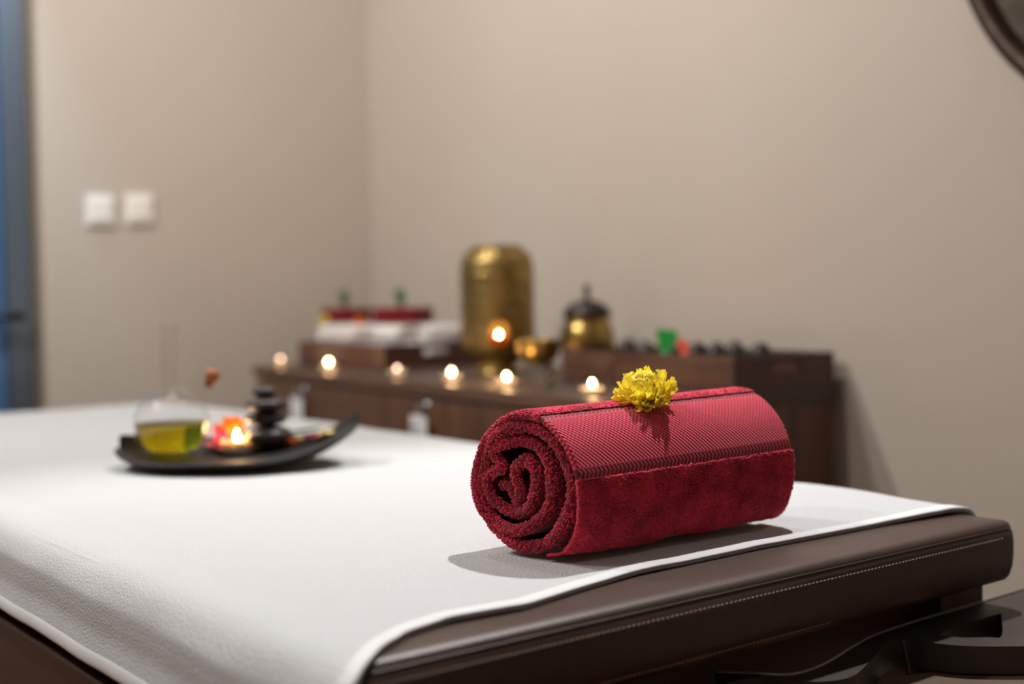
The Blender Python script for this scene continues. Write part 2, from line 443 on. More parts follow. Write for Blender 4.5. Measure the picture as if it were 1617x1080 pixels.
# downlights
for i, (a, b, w, colr, cone, rad, aim) in enumerate(DOWNLIGHTS):
    e = empty('ceiling_downlight', cabM @ Matrix.Translation((a, b, ROOM_H)))
    tag(e, ['recessed ceiling downlight over the end of the cabinet by the red roll', 'recessed ceiling downlight over the foot of the bed near the door', 'recessed ceiling downlight over the corner with the white rolls', 'added fill downlight in the ceiling over the open side of the room', 'added fill downlight in the ceiling behind the head of the bed'][i], 'downlight', 'recessed ceiling downlights')
    link('trim_ring', lathe([(0.045, -0.002), (0.048, -0.006), (0.060, -0.006), (0.064, 0.0)], 32), M['white_plastic'], e)
    link('lens', lathe([(0.0, -0.001), (0.046, -0.001)], 32), M['lamp_lens_bright'] if i in (1, 2, 3) else M['lamp_lens'], e)
    ld = bpy.data.lights.new('downlight_lamp', 'SPOT')
    ld.energy = w; ld.color = colr; ld.spot_size = math.radians(cone); ld.spot_blend = 0.6; ld.shadow_soft_size = rad
    lo = bpy.data.objects.new('downlight_lamp', ld); C.objects.link(lo); lo.parent = e; lo.location = (0, 0, -0.03)
    if aim:
        dvec = cabI.to_3x3() @ (Vector(aim) - cab(a, b, ROOM_H)); lo.rotation_euler = dvec.to_track_quat('-Z', 'Y').to_euler()
# cool lamp over the door
e = empty('door_lamp', cabM @ Matrix.Translation((WALL_A + 0.22, D1 - 0.25, ROOM_H)))
tag(e, 'small blue tinted ceiling lamp over the door', 'downlight')
link('trim_ring', lathe([(0.035, -0.002), (0.038, -0.006), (0.050, -0.006), (0.054, 0.0)], 32), M['white_plastic'], e)
ld = bpy.data.lights.new('blue_lamp', 'SPOT'); ld.energy = 70; ld.color = (0.22, 0.55, 1.0); ld.spot_size = math.radians(36); ld.spot_blend = 0.7; ld.shadow_soft_size = 0.04
lo = bpy.data.objects.new('blue_lamp', ld); C.objects.link(lo); lo.parent = e; lo.location = (0, 0, -0.03); lo.rotation_euler = (0.04, 0.14, 0)

# round woven wall plate at the upper right
DISC_R = 0.36
q = cab_plane(1900, -265, b=WALL_B)
d = empty('round_wall_plate', cabM @ Matrix.Translation(q) @ Matrix.Rotation(PI / 2, 4, 'X'))
tag(d, 'large round woven wall plate with a dark bronze rim', 'wall decor')
link('woven_disc', lathe([(0, 0.03), (DISC_R * 0.5, 0.027), (DISC_R * 0.95, 0.015), (DISC_R * 0.97, 0.002), (0, 0.002)], 96), M['woven'], d)
link('rim', tube([(DISC_R * math.cos(t), DISC_R * math.sin(t), 0.022) for t in np.linspace(0, 2 * PI, 120, endpoint=False)], 0.017, 10, closed=True), M['rim_bronze'], d)

# ------------------------------------------------------------------ massage bed
bedE = empty('massage_bed', bedM)
tag(bedE, 'brown leather massage bed with stitched cushion and dark arm shelf', 'massage bed')
def rrect(inset, n=8, r0=0.014):
    x0, x1, y0, y1 = inset, BED_W - inset, inset, BED_L - inset
    r = max(r0 - inset, 0.004); pts = []
    for (cx, cy, a0) in ((x0 + r, y0 + r, PI), (x1 - r, y0 + r, 1.5 * PI), (x1 - r, y1 - r, 0), (x0 + r, y1 - r, PI / 2)):
        for k in range(n + 1):
            t = a0 + PI / 2 * k / n; pts.append((cx + r * math.cos(t), cy + r * math.sin(t)))
    # subdivide the straight runs
    out = []
    m = len(pts)
    for i in range(m):
        p, q_ = np.array(pts[i]), np.array(pts[(i + 1) % m])
        L = np.linalg.norm(q_ - p); k = max(1, int(L / 0.02))
        for j in range(k): out.append(p + (q_ - p) * j / k)
    return out
prof = [(0.20, 0.0), (0.10, 0.0), (0.05, 0.0), (0.016, -0.0002), (0.0095, -0.0010), (0.0050, -0.0030), (0.0028, -0.0062), (0.0030, -0.0085),
        (0.0004, -0.0105), (-0.001, -0.020), (-0.001, -0.032), (0.000, -0.043), (0.003, -0.052), (0.008, -0.0575), (0.05, -0.058)]
base = rrect(0.0); N0 = len(base)
cen = np.array([BED_W / 2, BED_L / 2])
nrm = []
for i in range(N0):
    t = base[(i + 1) % N0] - base[i - 1]; t = t / np.linalg.norm(t); nrm.append(np.array([-t[1], t[0]]))
V = np.zeros((N0, len(prof), 3))
for j, (ins, z) in enumerate(prof):
    for i in range(N0):
        p = base[i] + nrm[i] * min(ins, 0.0)
        if ins > 0:
            # inset by shrinking the rectangle
            sx = np.clip(base[i][0], ins, BED_W - ins); sy = np.clip(base[i][1], ins, BED_L - ins)
            k = min(1, ins / 0.014)
            p = (base[i] + nrm[i] * ins) * (1 - k) + np.array([sx, sy]) * k
        V[i, j] = (p[0], p[1], BED_Z + z)
V[:, 9:13, :2] += (np.array(nrm) * (vnoise(np.arange(N0) * 0.13, np.arange(N0) * 0.0, 3) * -0.003)[:, None])[:, None, :]
cush = grid_me(V, wrap_u=True)
bm = bmesh.new(); bm.from_mesh(cush)
bmesh.ops.holes_fill(bm, edges=[e_ for e_ in bm.edges if e_.is_boundary], sides=0)
cush = bm_mesh(bm)
cu = link('cushion', cush, M['leather'], bedE)
# piping and stitches along the seam
loop = [(base[i][0] - nrm[i][0] * -0.003, base[i][1] - nrm[i][1] * -0.003, BED_Z - 0.0075) for i in range(N0)]
link('seam_piping', tube(loop, 0.0012, 6, closed=True), M['leather'], cu)
stv, stf = [], []
def stitch_row(z, x_from, x_to):
    n = int((x_to - x_from) / 0.0048)
    for i in range(n):
        x = x_from + (i + 0.5) / n * (x_to - x_from)
        o = len(stv)
        for (dx, dy, dz) in ((-0.0019, 0, -0.0006), (0.0019, 0, 0.0001), (0.0019, 0, 0.0012), (-0.0019, 0, 0.0005), (0, -0.0011, 0.0003)):
            stv.append((x + dx, -0.0016 + dy, z + dz))
        stf.extend([(o, o + 1, o + 4), (o + 1, o + 2, o + 4), (o + 2, o + 3, o + 4), (o + 3, o, o + 4)])
stitch_row(BED_Z - 0.0145, 0.02, BED_W - 0.03)
stitch_row(BED_Z - 0.0500, 0.03, BED_W * 0.62)
tag(link('stitching', mesh(stv, stf), M['thread'], cu, False), kind='stuff')
# frame below the cushion
link('bed_frame', boxes_me([(0.02, BED_W - 0.004, 0.060, BED_L - 0.05, 0.60, BED_Z - 0.0585), (BED_W - 0.075, BED_W - 0.004, 0.036, 0.0598, 0.60, BED_Z - 0.0585)]), M['leather_side'], bedE, False)
link('frame_rail', box_me(0.03, 0.34, -0.05, 0.060, 0.60, 0.655, 0.010, 3), M['red_wood'], bedE, False)
link('side_panel', box_me(-0.020, 0.016, -0.02, BED_L, 0.16, BED_Z - 0.078, 0.004), M['leather_side'], bedE, False)
for (x, y) in ((0.08, 0.2), (BED_W - 0.08, 0.2), (0.08, BED_L - 0.2), (BED_W - 0.08, BED_L - 0.2)):
    link('leg', box_me(x - 0.035, x + 0.035, y - 0.035, y + 0.035, 0.0, 0.60, 0.006), M['red_wood'], bedE, False)
# moulded arm shelf at the head end
bI = bedM.inverted()
def poly_on(zp, pts, n=6):
    c = catmull([tuple(bI @ pix(x, y, zp))[:2] for x, y in pts], n)
    return [tuple(p) for p in c]
def slab(outline, z0, z1, hole=None, bev=0.0):
    bm = bmesh.new()
    def ring(pts): 
        vs = [bm.verts.new((p[0], p[1], z1)) for p in pts]
        return [bm.edges.new((vs[i], vs[(i + 1) % len(vs)])) for i in range(len(vs))]
    es = ring(outline)
    if hole: es += ring(hole)
    bmesh.ops.triangle_fill(bm, use_beauty=True, edges=es)
    top = bm.faces[:]
    r = bmesh.ops.extrude_face_region(bm, geom=top)
    for v in [g for g in r['geom'] if isinstance(g, bmesh.types.BMVert)]: v.co.z = z0
    return bm_mesh(bm)
ZA = 0.665
outer_back = poly_on(ZA, [(1130, 1062), (1190, 1064), (1250, 1066), (1300, 1050), (1345, 1023), (1380, 1004), (1450, 980), (1530, 957), (1612, 932), (1700, 905)])
outer_front = poly_on(ZA, [(1790, 1016), (1640, 1020), (1530, 1020), (1465, 1014), (1425, 1009), (1395, 1020), (1372, 1046), (1345, 1068), (1300, 1076), (1240, 1075), (1200, 1071), (1165, 1074), (1130, 1084)])
hole = poly_on(ZA, [(1482, 1003), (1500, 992), (1540, 980), (1578, 969), (1581, 972), (1582, 1004), (1560, 1006), (1500, 1007)], 3)[:-1]
link('arm_shelf', slab(outer_back + outer_front, ZA - 0.024, ZA, hole), M['dark_plastic'], bedE, False)
rimp = [(p[0], p[1], ZA + 0.0005) for p in outer_back]
link('shelf_lip', tube(rimp, 0.0015, 6), M['lip'], bedE)
ridge = [tuple(bI @ pix(x, y, ZA - z)) for x, y, z in ((1425, 1010, 0.0), (1430, 1030, 0.012), (1436, 1066, 0.026))]
link('shelf_rib', tube(ridge, 0.0022, 8), M['dark_plastic'], bedE)
padp = poly_on(ZA - 0.026, [(1290, 1100), (1360, 1076), (1430, 1066), (1520, 1056), (1620, 1056), (1720, 1070), (1780, 1120)]) + poly_on(ZA - 0.026, [(1780, 1230), (1500, 1330), (1290, 1230)])
link('arm_pad', slab(padp, ZA - 0.06, ZA - 0.026), M['pad'], bedE, False)

# ------------------------------------------------------------------ white terry cover
TW = 0.0042
prof_s = [(-0.021, -0.066), (-0.018, -0.056), (-0.0135, -0.044), (-0.0125, -0.030), (-0.010, -0.016), (-0.003, -0.004), (0.008, 0.0015), (0.022, 0.0025), (0.045, 0.0008), (0.07, 0.0)]
pr = catmull([(x, z) for x, z in prof_s], 8)
mid = [(x, 0.0) for x in np.linspace(0.072, BED_W - 0.05, 150)]
prr = catmull([(BED_W - 0.048, 0.0), (BED_W - 0.02, 0.001), (BED_W + 0.001, -0.002), (BED_W + 0.010, -0.012), (BED_W + 0.012, -0.03), (BED_W + 0.013, -0.048)], 6)
cross = np.array(list(map(tuple, pr)) + mid + list(map(tuple, prr)))
# hem line near the head end as a function of x
hx = [-0.03, -0.012, 0.0, 0.02, 0.045, 0.078, 0.115, 0.178, 0.25, 0.31, 0.46, 0.633, 0.745, 0.77]
hy = [-0.040, -0.036, -0.030, -0.012, 0.014, 0.036, 0.045, 0.040, 0.056, 0.066, 0.070, 0.065, 0.054, 0.054]
hc = np.interp(cross[:, 0], hx, hy)
for _ in range(3): hc[1:-1] = (hc[:-2] + hc[1:-1] * 2 + hc[2:]) / 4
yy = np.concatenate([np.linspace(0, 0.6, 190), np.linspace(0.605, 1.0, 60)[0:]])
Vt = np.zeros((len(cross), len(yy), 3))
FAR = BED_L + 0.004
for j, t in enumerate(yy):
    y = hc + (FAR - hc) * t
    Vt[:, j, 0] = cross[:, 0]; Vt[:, j, 1] = y; Vt[:, j, 2] = BED_Z + TW + cross[:, 1]
X, Y = Vt[..., 0].copy(), Vt[..., 1].copy()
top = np.clip((cross[:, 1] + 0.02) / 0.02, 0, 1)[:, None]
Vt[..., 2] += top * (0.0022 * vnoise(X * 9, Y * 7, 11) + 0.0012 * vnoise(X * 30, Y * 24, 12)
                     + 0.010 * np.exp(-((X - 0.70) / 0.05) ** 2 - ((Y - 0.20) / 0.10) ** 2)
                     - 0.0030 * np.exp(-((X - 0.085 - 0.02 * vnoise(Y * 5, Y * 0, 5)) / 0.018) ** 2))
Vt[..., 2] = np.maximum(Vt[..., 2], np.where(top > 0.99, BED_Z + TW - 0.0003, -1))
side = 1 - top
Vt[..., 0] += side * (0.010 * vnoise(Y * 6 + 3, X * 0, 21) + 0.004 * vnoise(Y * 17, X * 0, 22)) * np.where(X < 0.3, 1.0, -0.6) * 0.8 - side * np.where(X < 0.3, 0.006, -0.006)
Vt[..., 2] += side * 0.008 * vnoise(Y * 5, X * 0 + 2.5, 23) * np.where(X < 0.3, 1, 0)
# far end folds down
fold = np.clip((Y - (FAR - 0.012)) / 0.012, 0, 1)
cover_me = grid_me(Vt)
cov = link('white_towel_cover', cover_me, M['terry_white'], None, True, bedM)
tag(cov, 'white terry towel spread over the massage bed', 'towel')
so = cov.modifiers.new('thick', 'SOLIDIFY'); so.thickness = 0.0036; so.offset = -1
# hems
def hem_strip(P, D, N, w, th):
    """flat sewn hem: P edge points, D inward direction, N normal"""
    P = np.array(P); n = len(P)
    sec = [(0.000, -th * 0.6), (-0.0012, 0.0), (0.0004, th * 0.55), (0.003, th * 0.8), (w - 0.002, th * 0.8), (w, th * 0.2), (w, -th * 0.6)]
    V = np.zeros((n, len(sec), 3))
    for j, (u, v) in enumerate(sec): V[:, j] = P + D * u + N * v
    return grid_me(V)
edge = Vt[:, 0, :]; k0 = 28
tang = np.gradient(edge, axis=0); tang /= np.linalg.norm(tang, axis=1)[:, None]
inw = Vt[:, 4, :] - Vt[:, 0, :]; inw /= np.linalg.norm(inw, axis=1)[:, None]
nn = np.cross(tang, inw); nn *= np.sign(nn[:, 2:3] + 1e-9); nn[:40] = np.cross(tang, inw)[:40]
if nn[5, 0] > 0: nn[:40] *= -1
link('end_hem', hem_strip(edge, inw, nn, 0.015, 0.0014), M['hem_white'], cov)
ed2 = Vt[0, :, :]; in2 = Vt[6, :, :] - Vt[0, :, :]; in2 /= np.linalg.norm(in2, axis=1)[:, None]
t2 = np.gradient(ed2, axis=0); t2 /= np.linalg.norm(t2, axis=1)[:, None]
n2 = np.cross(in2, t2); n2 *= -np.sign(n2[:, 0:1])
link('side_hem', hem_strip(ed2, in2, n2, 0.010, 0.0024), M['hem_white'], cov)
# ------------------------------------------------------------------ red rolled towel
ROLL_L, ROLL_R = 0.262, 0.0572
raw = [(205, 590), (255, 600), (285, 660), (312, 705), (335, 600), (318, 480), (380, 402), (440, 480), (442, 600), (400, 720), (320, 778), (225, 756), (158, 680), (140, 580), (172, 512), (240, 460), (192, 372), (235, 312), (340, 272),
       (440, 300), (518, 400), (543, 550), (535, 665), (480, 785), (380, 872), (255, 882), (160, 822), (115, 700), (112, 550), (148, 400), (215, 262), (325, 185), (450, 180), (560, 260), (630, 400), (662, 560), (655, 700), (610, 820), (535, 922), (430, 982), (315, 985), (215, 928), (146, 840), (104, 720)]
outer = [(104, 720), (82, 590), (92, 450), (150, 280), (275, 140), (425, 95), (545, 145), (645, 270), (700, 420), (722, 580), (716, 730), (694, 850), (655, 945), (600, 1005), (520, 1030)]
def nz(p): return ((p[0] - 402) / 320 * ROLL_R, (555 - p[1]) / 470 * ROLL_R)
core = catmull([nz(p) for p in raw], 7)
wrap = catmull([nz(p) for p in outer], 14)
zmin = min(core[:, 1].min(), wrap[:, 1].min()) - 0.0036
core[:, 1] -= zmin; wrap[:, 1] -= zmin
def sweep_sheet(path, th, x_near, x_far, nx, disp=None, uvmode=None, s0=0.0):
    """thick sheet swept along a path; the section is a stadium along the roll axis.  returns mesh, outer points, normals"""
    n = len(path); tg = np.gradient(path, axis=0); tg /= np.linalg.norm(tg, axis=1)[:, None]
    nm = np.stack([-tg[:, 1], tg[:, 0]], 1)                     # left of travel
    # path runs clockwise seen from the near end -> outside is to the left
    s = np.concatenate([[0], np.cumsum(np.linalg.norm(np.diff(path, axis=0), axis=1))]) + s0
    r = th / 2; sec = []
    for k in range(7):
        t = -PI / 2 - PI * k / 6; sec.append(('n', math.cos(t) * r, math.sin(t) * r))
    for k in range(1, nx): sec.append(('m', k / nx, r))
    for k in range(7):
        t = PI / 2 - PI * k / 6; sec.append(('f', math.cos(t) * r, math.sin(t) * r))
    V = np.zeros((n, len(sec), 3)); UV = np.zeros((n, len(sec), 2))
    xn = x_near(s) if callable(x_near) else np.full(n, x_near); xf = x_far(s) if callable(x_far) else np.full(n, x_far)
    for j, (kind, a, b) in enumerate(sec):
        if kind == 'n': x = xn + r + a
        elif kind == 'f': x = xf - r + a
        else: x = xn + r + a * (xf - xn - 2 * r)
        off = np.full(n, b)
        if disp is not None and b > 0: off = off + disp(x, s) * min(1, b / r)
        sc_ = 1 + 0.035 * x / ROLL_L
        V[:, j, 1] = -(path[:, 0] + nm[:, 0] * off) * sc_
        V[:, j, 0] = x - 0.16 * V[:, j, 1] * (1 - x / ROLL_L)
        V[:, j, 2] = (path[:, 1] + nm[:, 1] * off) * sc_
        UV[:, j, 0] = x; UV[:, j, 1] = (s - s[0]) / (s[-1] - s[0]) if uvmode == 'unit' else s
    me = grid_me(V)
    if uvmode:
        lay = me.uv_layers.new(name='UVMap')
        vi = np.zeros(len(me.loops), np.int32); me.loops.foreach_get('vertex_index', vi)
        lay.data.foreach_set('uv', UV.reshape(-1, 2)[vi].reshape(-1).astype(np.float32))
    return me, V
def ccw(path):
    return 0.5 * np.sum(path[:-1, 0] * path[1:, 1] - path[1:, 0] * path[:-1, 1])
rollM = Matrix.Translation(bed(0.277, 0.159, BED_Z + TW + 0.0014)) @ Matrix.Rotation(BED_TH + math.radians(0.5), 4, 'Z')
roll = empty('red_rolled_towel', rollM)
tag(roll, 'rolled red terry towel with woven band lying on the white towel', 'towel')
en = lambda s: 0.0018 * np.sin(s * 47 + 1) + 0.0012 * np.sin(s * 101) - 0.002 + 0.004 * np.clip(1 - s / 0.35, 0, 1)
ef = lambda s: ROLL_L - 0.004 + 0.004 * np.sin(s * 40)
core_me, coreV = sweep_sheet(core, 0.0100, en, ef, 3)
rc = link('rolled_core', core_me, M['terry_red'], roll)
ang = np.degrees(np.arctan2(wrap[:, 1] - ROLL_R, wrap[:, 0]))
ang = np.where(ang < -150, ang + 360, ang)
i_a = np.argmin(np.where(np.arange(len(wrap)) > 40, np.abs(ang - 74), 999)); i_b = np.argmin(np.where(np.arange(len(wrap)) > 40, np.abs(ang - 67), 999))
i_c = np.argmin(np.where(np.arange(len(wrap)) > 40, np.abs(ang - 21), 999)); i_d = np.argmin(np.where(np.arange(len(wrap)) > 40, np.abs(ang - 11), 999))
i_e = len(wrap) - 22
CL = float(np.sum(np.linalg.norm(np.diff(core, axis=0), axis=1)))
wn = lambda s: en(s + CL) * np.clip(1 - s / 0.09, 0, 1) + (-0.002 + 0.0012 * np.sin(s * 30)) * np.clip(s / 0.09, 0, 1)
wf = lambda s: ROLL_L + 0.002 + 0.002 * np.sin(s * 25 + 2)
wr = lambda x, s: 0.0050 * vnoise(x * 24, s * 26, 31) + 0.0016 * vnoise(x * 60, s * 55, 32)
wr0 = lambda x, s: 0.0012 * vnoise(x * 14, s * 20, 33)
slen = np.concatenate([[0], np.cumsum(np.linalg.norm(np.diff(wrap, axis=0), axis=1))])
m1, V1 = sweep_sheet(wrap[:i_a + 1], 0.0072, wn, wf, 70, wr0, 'm', 0); link('terry_back', m1, M['terry_red'], roll)
m2, _ = sweep_sheet(wrap[i_a:i_b + 1], 0.0056, wn, wf, 70, wr0, 'unit', slen[i_a]); link('braid_trim', m2, M['braid'], roll)
m3, _ = sweep_sheet(wrap[i_b:i_c + 1], 0.0056, wn, wf, 70, wr0, 'm', slen[i_b]); link('woven_band', m3, M['dobby'], roll)
m4, _ = sweep_sheet(wrap[i_c:i_d + 1], 0.0056, wn, wf, 70, wr0, 'unit', slen[i_c]); link('braid_trim', m4, M['braid'], roll)
m5, V5 = sweep_sheet(wrap[i_d:i_e + 1], 0.0066, wn, wf, 70, wr, 'm', slen[i_d]); link('terry_front', m5, M['terry_red'], roll)
m6, _ = sweep_sheet(wrap[i_e:], 0.0045, wn, wf, 70, wr, 'm', slen[i_e]); link('end_hem', m6, M['hem_red'], roll)
def scatter(V, n, j_lo, j_hi, seed):
    r = np.random.default_rng(seed)
    u = r.uniform(0, V.shape[0] - 1.001, n * 3); v = r.uniform(j_lo, j_hi - 0.001, n * 3)
    i0 = u.astype(int); j0 = v.astype(int); fu = (u - i0)[:, None]; fv = (v - j0)[:, None]
    P = (V[i0, j0] * (1 - fu) + V[i0 + 1, j0] * fu) * (1 - fv) + (V[i0, j0 + 1] * (1 - fu) + V[i0 + 1, j0 + 1] * fu) * fv
    du = V[i0 + 1, j0] - V[i0, j0]; dv = V[i0, j0 + 1] - V[i0, j0]
    N = np.cross(dv, du); ar = np.linalg.norm(N, axis=1); N /= ar[:, None] + 1e-12
    k = np.flatnonzero(r.random(n * 3) < ar / np.percentile(ar, 97))[:n]
    return P[k], N[k]
def outward(P, N):
    c = np.zeros_like(P); c[:, 2] = ROLL_R; c[:, 0] = P[:, 0]
    N[((P - c) * N).sum(1) < 0] *= -1
    return N
P5, N5 = scatter(V5, 17000, 0, V5.shape[1] - 5, 41); N5 = outward(P5, N5)
A5 = np.tile(np.array([[1.0, 0, 0]]), (len(P5), 1))
tag(link('terry_loops', tufts(P5 + N5 * 0.0002, N5, A5, 0.0021, 0.0010, 0.0016, 0.45, 6), M['loops_red'], roll), kind='stuff')
P1, N1 = scatter(V1, 16000, 0, V1.shape[1] - 5, 42); N1 = outward(P1, N1)
tag(link('terry_loops', tufts(P1 + N1 * 0.0002, N1, np.tile(np.array([[1.0, 0, 0]]), (len(P1), 1)), 0.0018, 0.0008, 0.0010, 0.45, 7), M['loops_red'], roll), kind='stuff')
Pc, Nc = scatter(coreV, 16000, 0, 6.2, 43)
rr_ = np.stack([np.full(len(Pc), -1.0), np.zeros(len(Pc)), np.zeros(len(Pc))], 1)
Nc[(Nc * rr_).sum(1) < 0] *= -1
tag(link('terry_loops', tufts(Pc + Nc * 0.0002, Nc, rng.normal(0, 1, Pc.shape), 0.0016, 0.0008, 0.0012, 0.4, 8), M['loops_red'], rc), kind='stuff')
V15 = np.concatenate([V1[::1, :7], V5[:, :7]], 0)

# ------------------------------------------------------------------ yellow flower on the roll
def petal_me(L, W, curl, seed):
    r = random.Random(seed); n = 6; vs, fs = [], []
    for i in range(n + 1):
        t = i / n
        w = W * (0.35 + 0.65 * math.sin(min(1, t * 1.15) * PI * 0.62)) * (1 if t < 0.95 else 0.8)
        a = curl * t * t
        x = L * t * math.cos(a * 0.7); z = L * t * math.sin(a * 0.7) + 0.0
        ruf = 0.0009 * math.sin(t * 9 + seed)
        for k, c in enumerate((-1, -0.5, 0, 0.5, 1)):
            tip = 0.0
            if i == n: tip = (-0.0016, 0.0008, -0.0014, 0.0010, -0.0016)[k]
            vs.append((x + tip, c * w / 2, z + abs(c) ** 1.5 * W * 0.28 + ruf * c + r.uniform(-0.0003, 0.0003)))
    for i in range(n):
        for k in range(4):
            a_ = i * 5 + k; fs.append((a_, a_ + 1, a_ + 6, a_ + 5))
    return mesh(vs, fs)
def flower(name, label, cat, M0, R, mat_p, n_pet, mats2=None, group=None, flat=0.75, pet_w=0.0065):
    e = empty(name, M0); tag(e, label, cat, group)
    k = R / 0.03
    link('flower_heart', lathe([(0, 0.0), (0.008 * k, 0.001 * k), (0.012 * k, 0.006 * k), (0.010 * k, 0.012 * k), (0.005 * k, 0.016 * k), (0, 0.017 * k)], 16), M['receptacle'], e)
    prot = [petal_me(R * l, pet_w * k * w, c, i) for i, (l, w, c) in enumerate([(0.92, 1.15, 0.5), (0.85, 1.0, 0.9), (0.8, 0.95, 0.2), (0.72, 1.0, 1.0), (0.66, 0.9, 0.6), (0.58, 0.9, 0.3)])]
    for p in prot: p.materials.append(mat_p)
    r = random.Random(sum(map(ord, label)) % 997)
    for i in range(n_pet):
        t = (i + 0.5) / n_pet                       # 0 = heart, 1 = rim
        el = PI / 2 * (1 - t ** 1.1) * 1.0 - 0.30 + r.uniform(-0.2, 0.2)
        az = i * 2.39996 + r.uniform(-0.15, 0.15)
        me = prot[(0, 1, 2)[i % 3] if t > 0.5 else (3, 4, 5)[i % 3]]
        o = bpy.data.objects.new('petal', me); C.objects.link(o); o.parent = e
        s = r.uniform(0.88, 1.12)
        o.matrix_local = Matrix.Translation((0, 0, 0.013 * k)) @ Matrix.Rotation(az, 4, 'Z') @ Matrix.Rotation(-el, 4, 'Y') @ Matrix.Translation((0.004 * k, 0, 0)) @ Matrix.Rotation(r.uniform(-0.5, 0.5), 4, 'X') @ Matrix.Scale(s, 4)
        for pl in (): pass
    for p in prot: p.polygons.foreach_set('use_smooth', [True] * len(p.polygons))
    return e
fl_loc = rollM @ Vector((0.126, -0.016, 0.1125))
flower('yellow_flower', 'ruffled yellow chrysanthemum flower on the red rolled towel', 'flower',
       Matrix.Translation(fl_loc) @ Matrix.Rotation(math.radians(16), 4, 'X') @ Matrix.Rotation(math.radians(-14), 4, 'Y'), 0.0275, M['petal'], 330, pet_w=0.0060)

# ------------------------------------------------------------------ black boat dish and what stands in it
zd = BED_Z + TW
tipL, tipR = pix(187, 712, zd + 0.022), pix(563, 673, zd + 0.050)
dc = (tipL + tipR) / 2; dv_ = (tipR - tipL); DL = math.hypot(dv_.x, dv_.y) / 2; dang = math.atan2(dv_.y, dv_.x)
dishM = Matrix.Translation((dc.x, dc.y, zd + 0.0005)) @ Matrix.Rotation(dang, 4, 'Z')
DW = 0.108
def dish_z(t, q):
    tip = 0.047 * max(0, t) ** 3.2 + 0.019 * max(0, -t) ** 4
    return 0.0035 + (0.013 if q < 0 else 0.024) * abs(q) ** 2.6 * (1 - (0.6 if q < 0 else 0.15) * abs(t) ** 2) + tip
Vd = np.zeros((61, 21, 3))
for i, t in enumerate(np.linspace(-1, 1, 61)):
    w = DW * (1 - abs(t) ** (2.2 if t > 0 else 3.2)) ** 0.75 + 0.006
    for j, q in enumerate(np.linspace(-1, 1, 21)):
        Vd[i, j] = (t * DL, q * w, dish_z(t, q))
dish = link('boat_dish', grid_me(Vd), M['dish'], None, True, dishM)
tag(dish, 'black boat shaped dish with upturned pointed tip on the white towel', 'dish')
so = dish.modifiers.new('thick', 'SOLIDIFY'); so.thickness = 0.005; so.offset = -0.4
sb = dish.modifiers.new('sub', 'SUBSURF'); sb.levels = 1; sb.render_levels = 1
dI = dishM.inverted()
def in_dish(px, py):
    h = 0.008
    for _ in range(12):
        p = pix(px, py, zd + h); l = dI @ p
        t = max(-0.98, min(0.98, l.x / DL)); w = DW * (1 - abs(t) ** (2.2 if t > 0 else 3.2)) ** 0.75 + 0.006; q = max(-1, min(1, l.y / w))
        h = 0.5 * h + 0.5 * (0.0005 + dish_z(t, q) + 0.0032)
    return Vector((p.x, p.y, zd + h))

# oil flask
p = in_dish(272, 706)
fl = empty('oil_flask', Matrix.Translation(p) @ Matrix.Rotation(math.radians(-8), 4, 'Z'))
tag(fl, 'round glass oil flask with tall neck, corked spout and yellow oil', 'flask')
fl.scale = (0.88, 0.88, 0.84)
bodyp = [(0, 0.0), (0.028, 0.0), (0.038, 0.003), (0.047, 0.014), (0.0535, 0.030), (0.056, 0.046), (0.054, 0.062), (0.047, 0.077), (0.035, 0.090), (0.022, 0.099), (0.0145, 0.106), (0.0125, 0.114), (0.012, 0.150), (0.0118, 0.196), (0.0135, 0.200), (0.0135, 0.203), (0.0105, 0.203)]
bp = catmull(bodyp, 4); bp[:, 0] = np.maximum(bp[:, 0], 0)
link('glass_body', lathe([tuple(x) for x in bp], 48), M['glass'], fl)
op = [(0, 0.0022), (0.027, 0.0022), (0.0365, 0.0052), (0.0455, 0.0155), (0.0518, 0.031), (0.0541, 0.044), (0.0543, 0.047), (0.0, 0.047)]
link('oil', lathe(op, 48), M['oil'], fl)
sp_path = catmull([(0.030, 0, 0.090), (0.040, 0, 0.089), (0.050, 0, 0.091), (0.057, 0, 0.099), (0.062, 0, 0.110)], 6)
link('spout', tube(sp_path, 0.0075, 16, caps=False), M['glass'], fl)
cork = lathe([(0, -0.006), (0.0065, -0.006), (0.0085, 0.004), (0.0105, 0.006), (0.0115, 0.016), (0.010, 0.021), (0, 0.022)], 20)
link('cork', cork, M['cork'], fl, True, Matrix.Translation((0.062, 0, 0.110)) @ Matrix.Rotation(math.radians(22), 4, 'Y'))

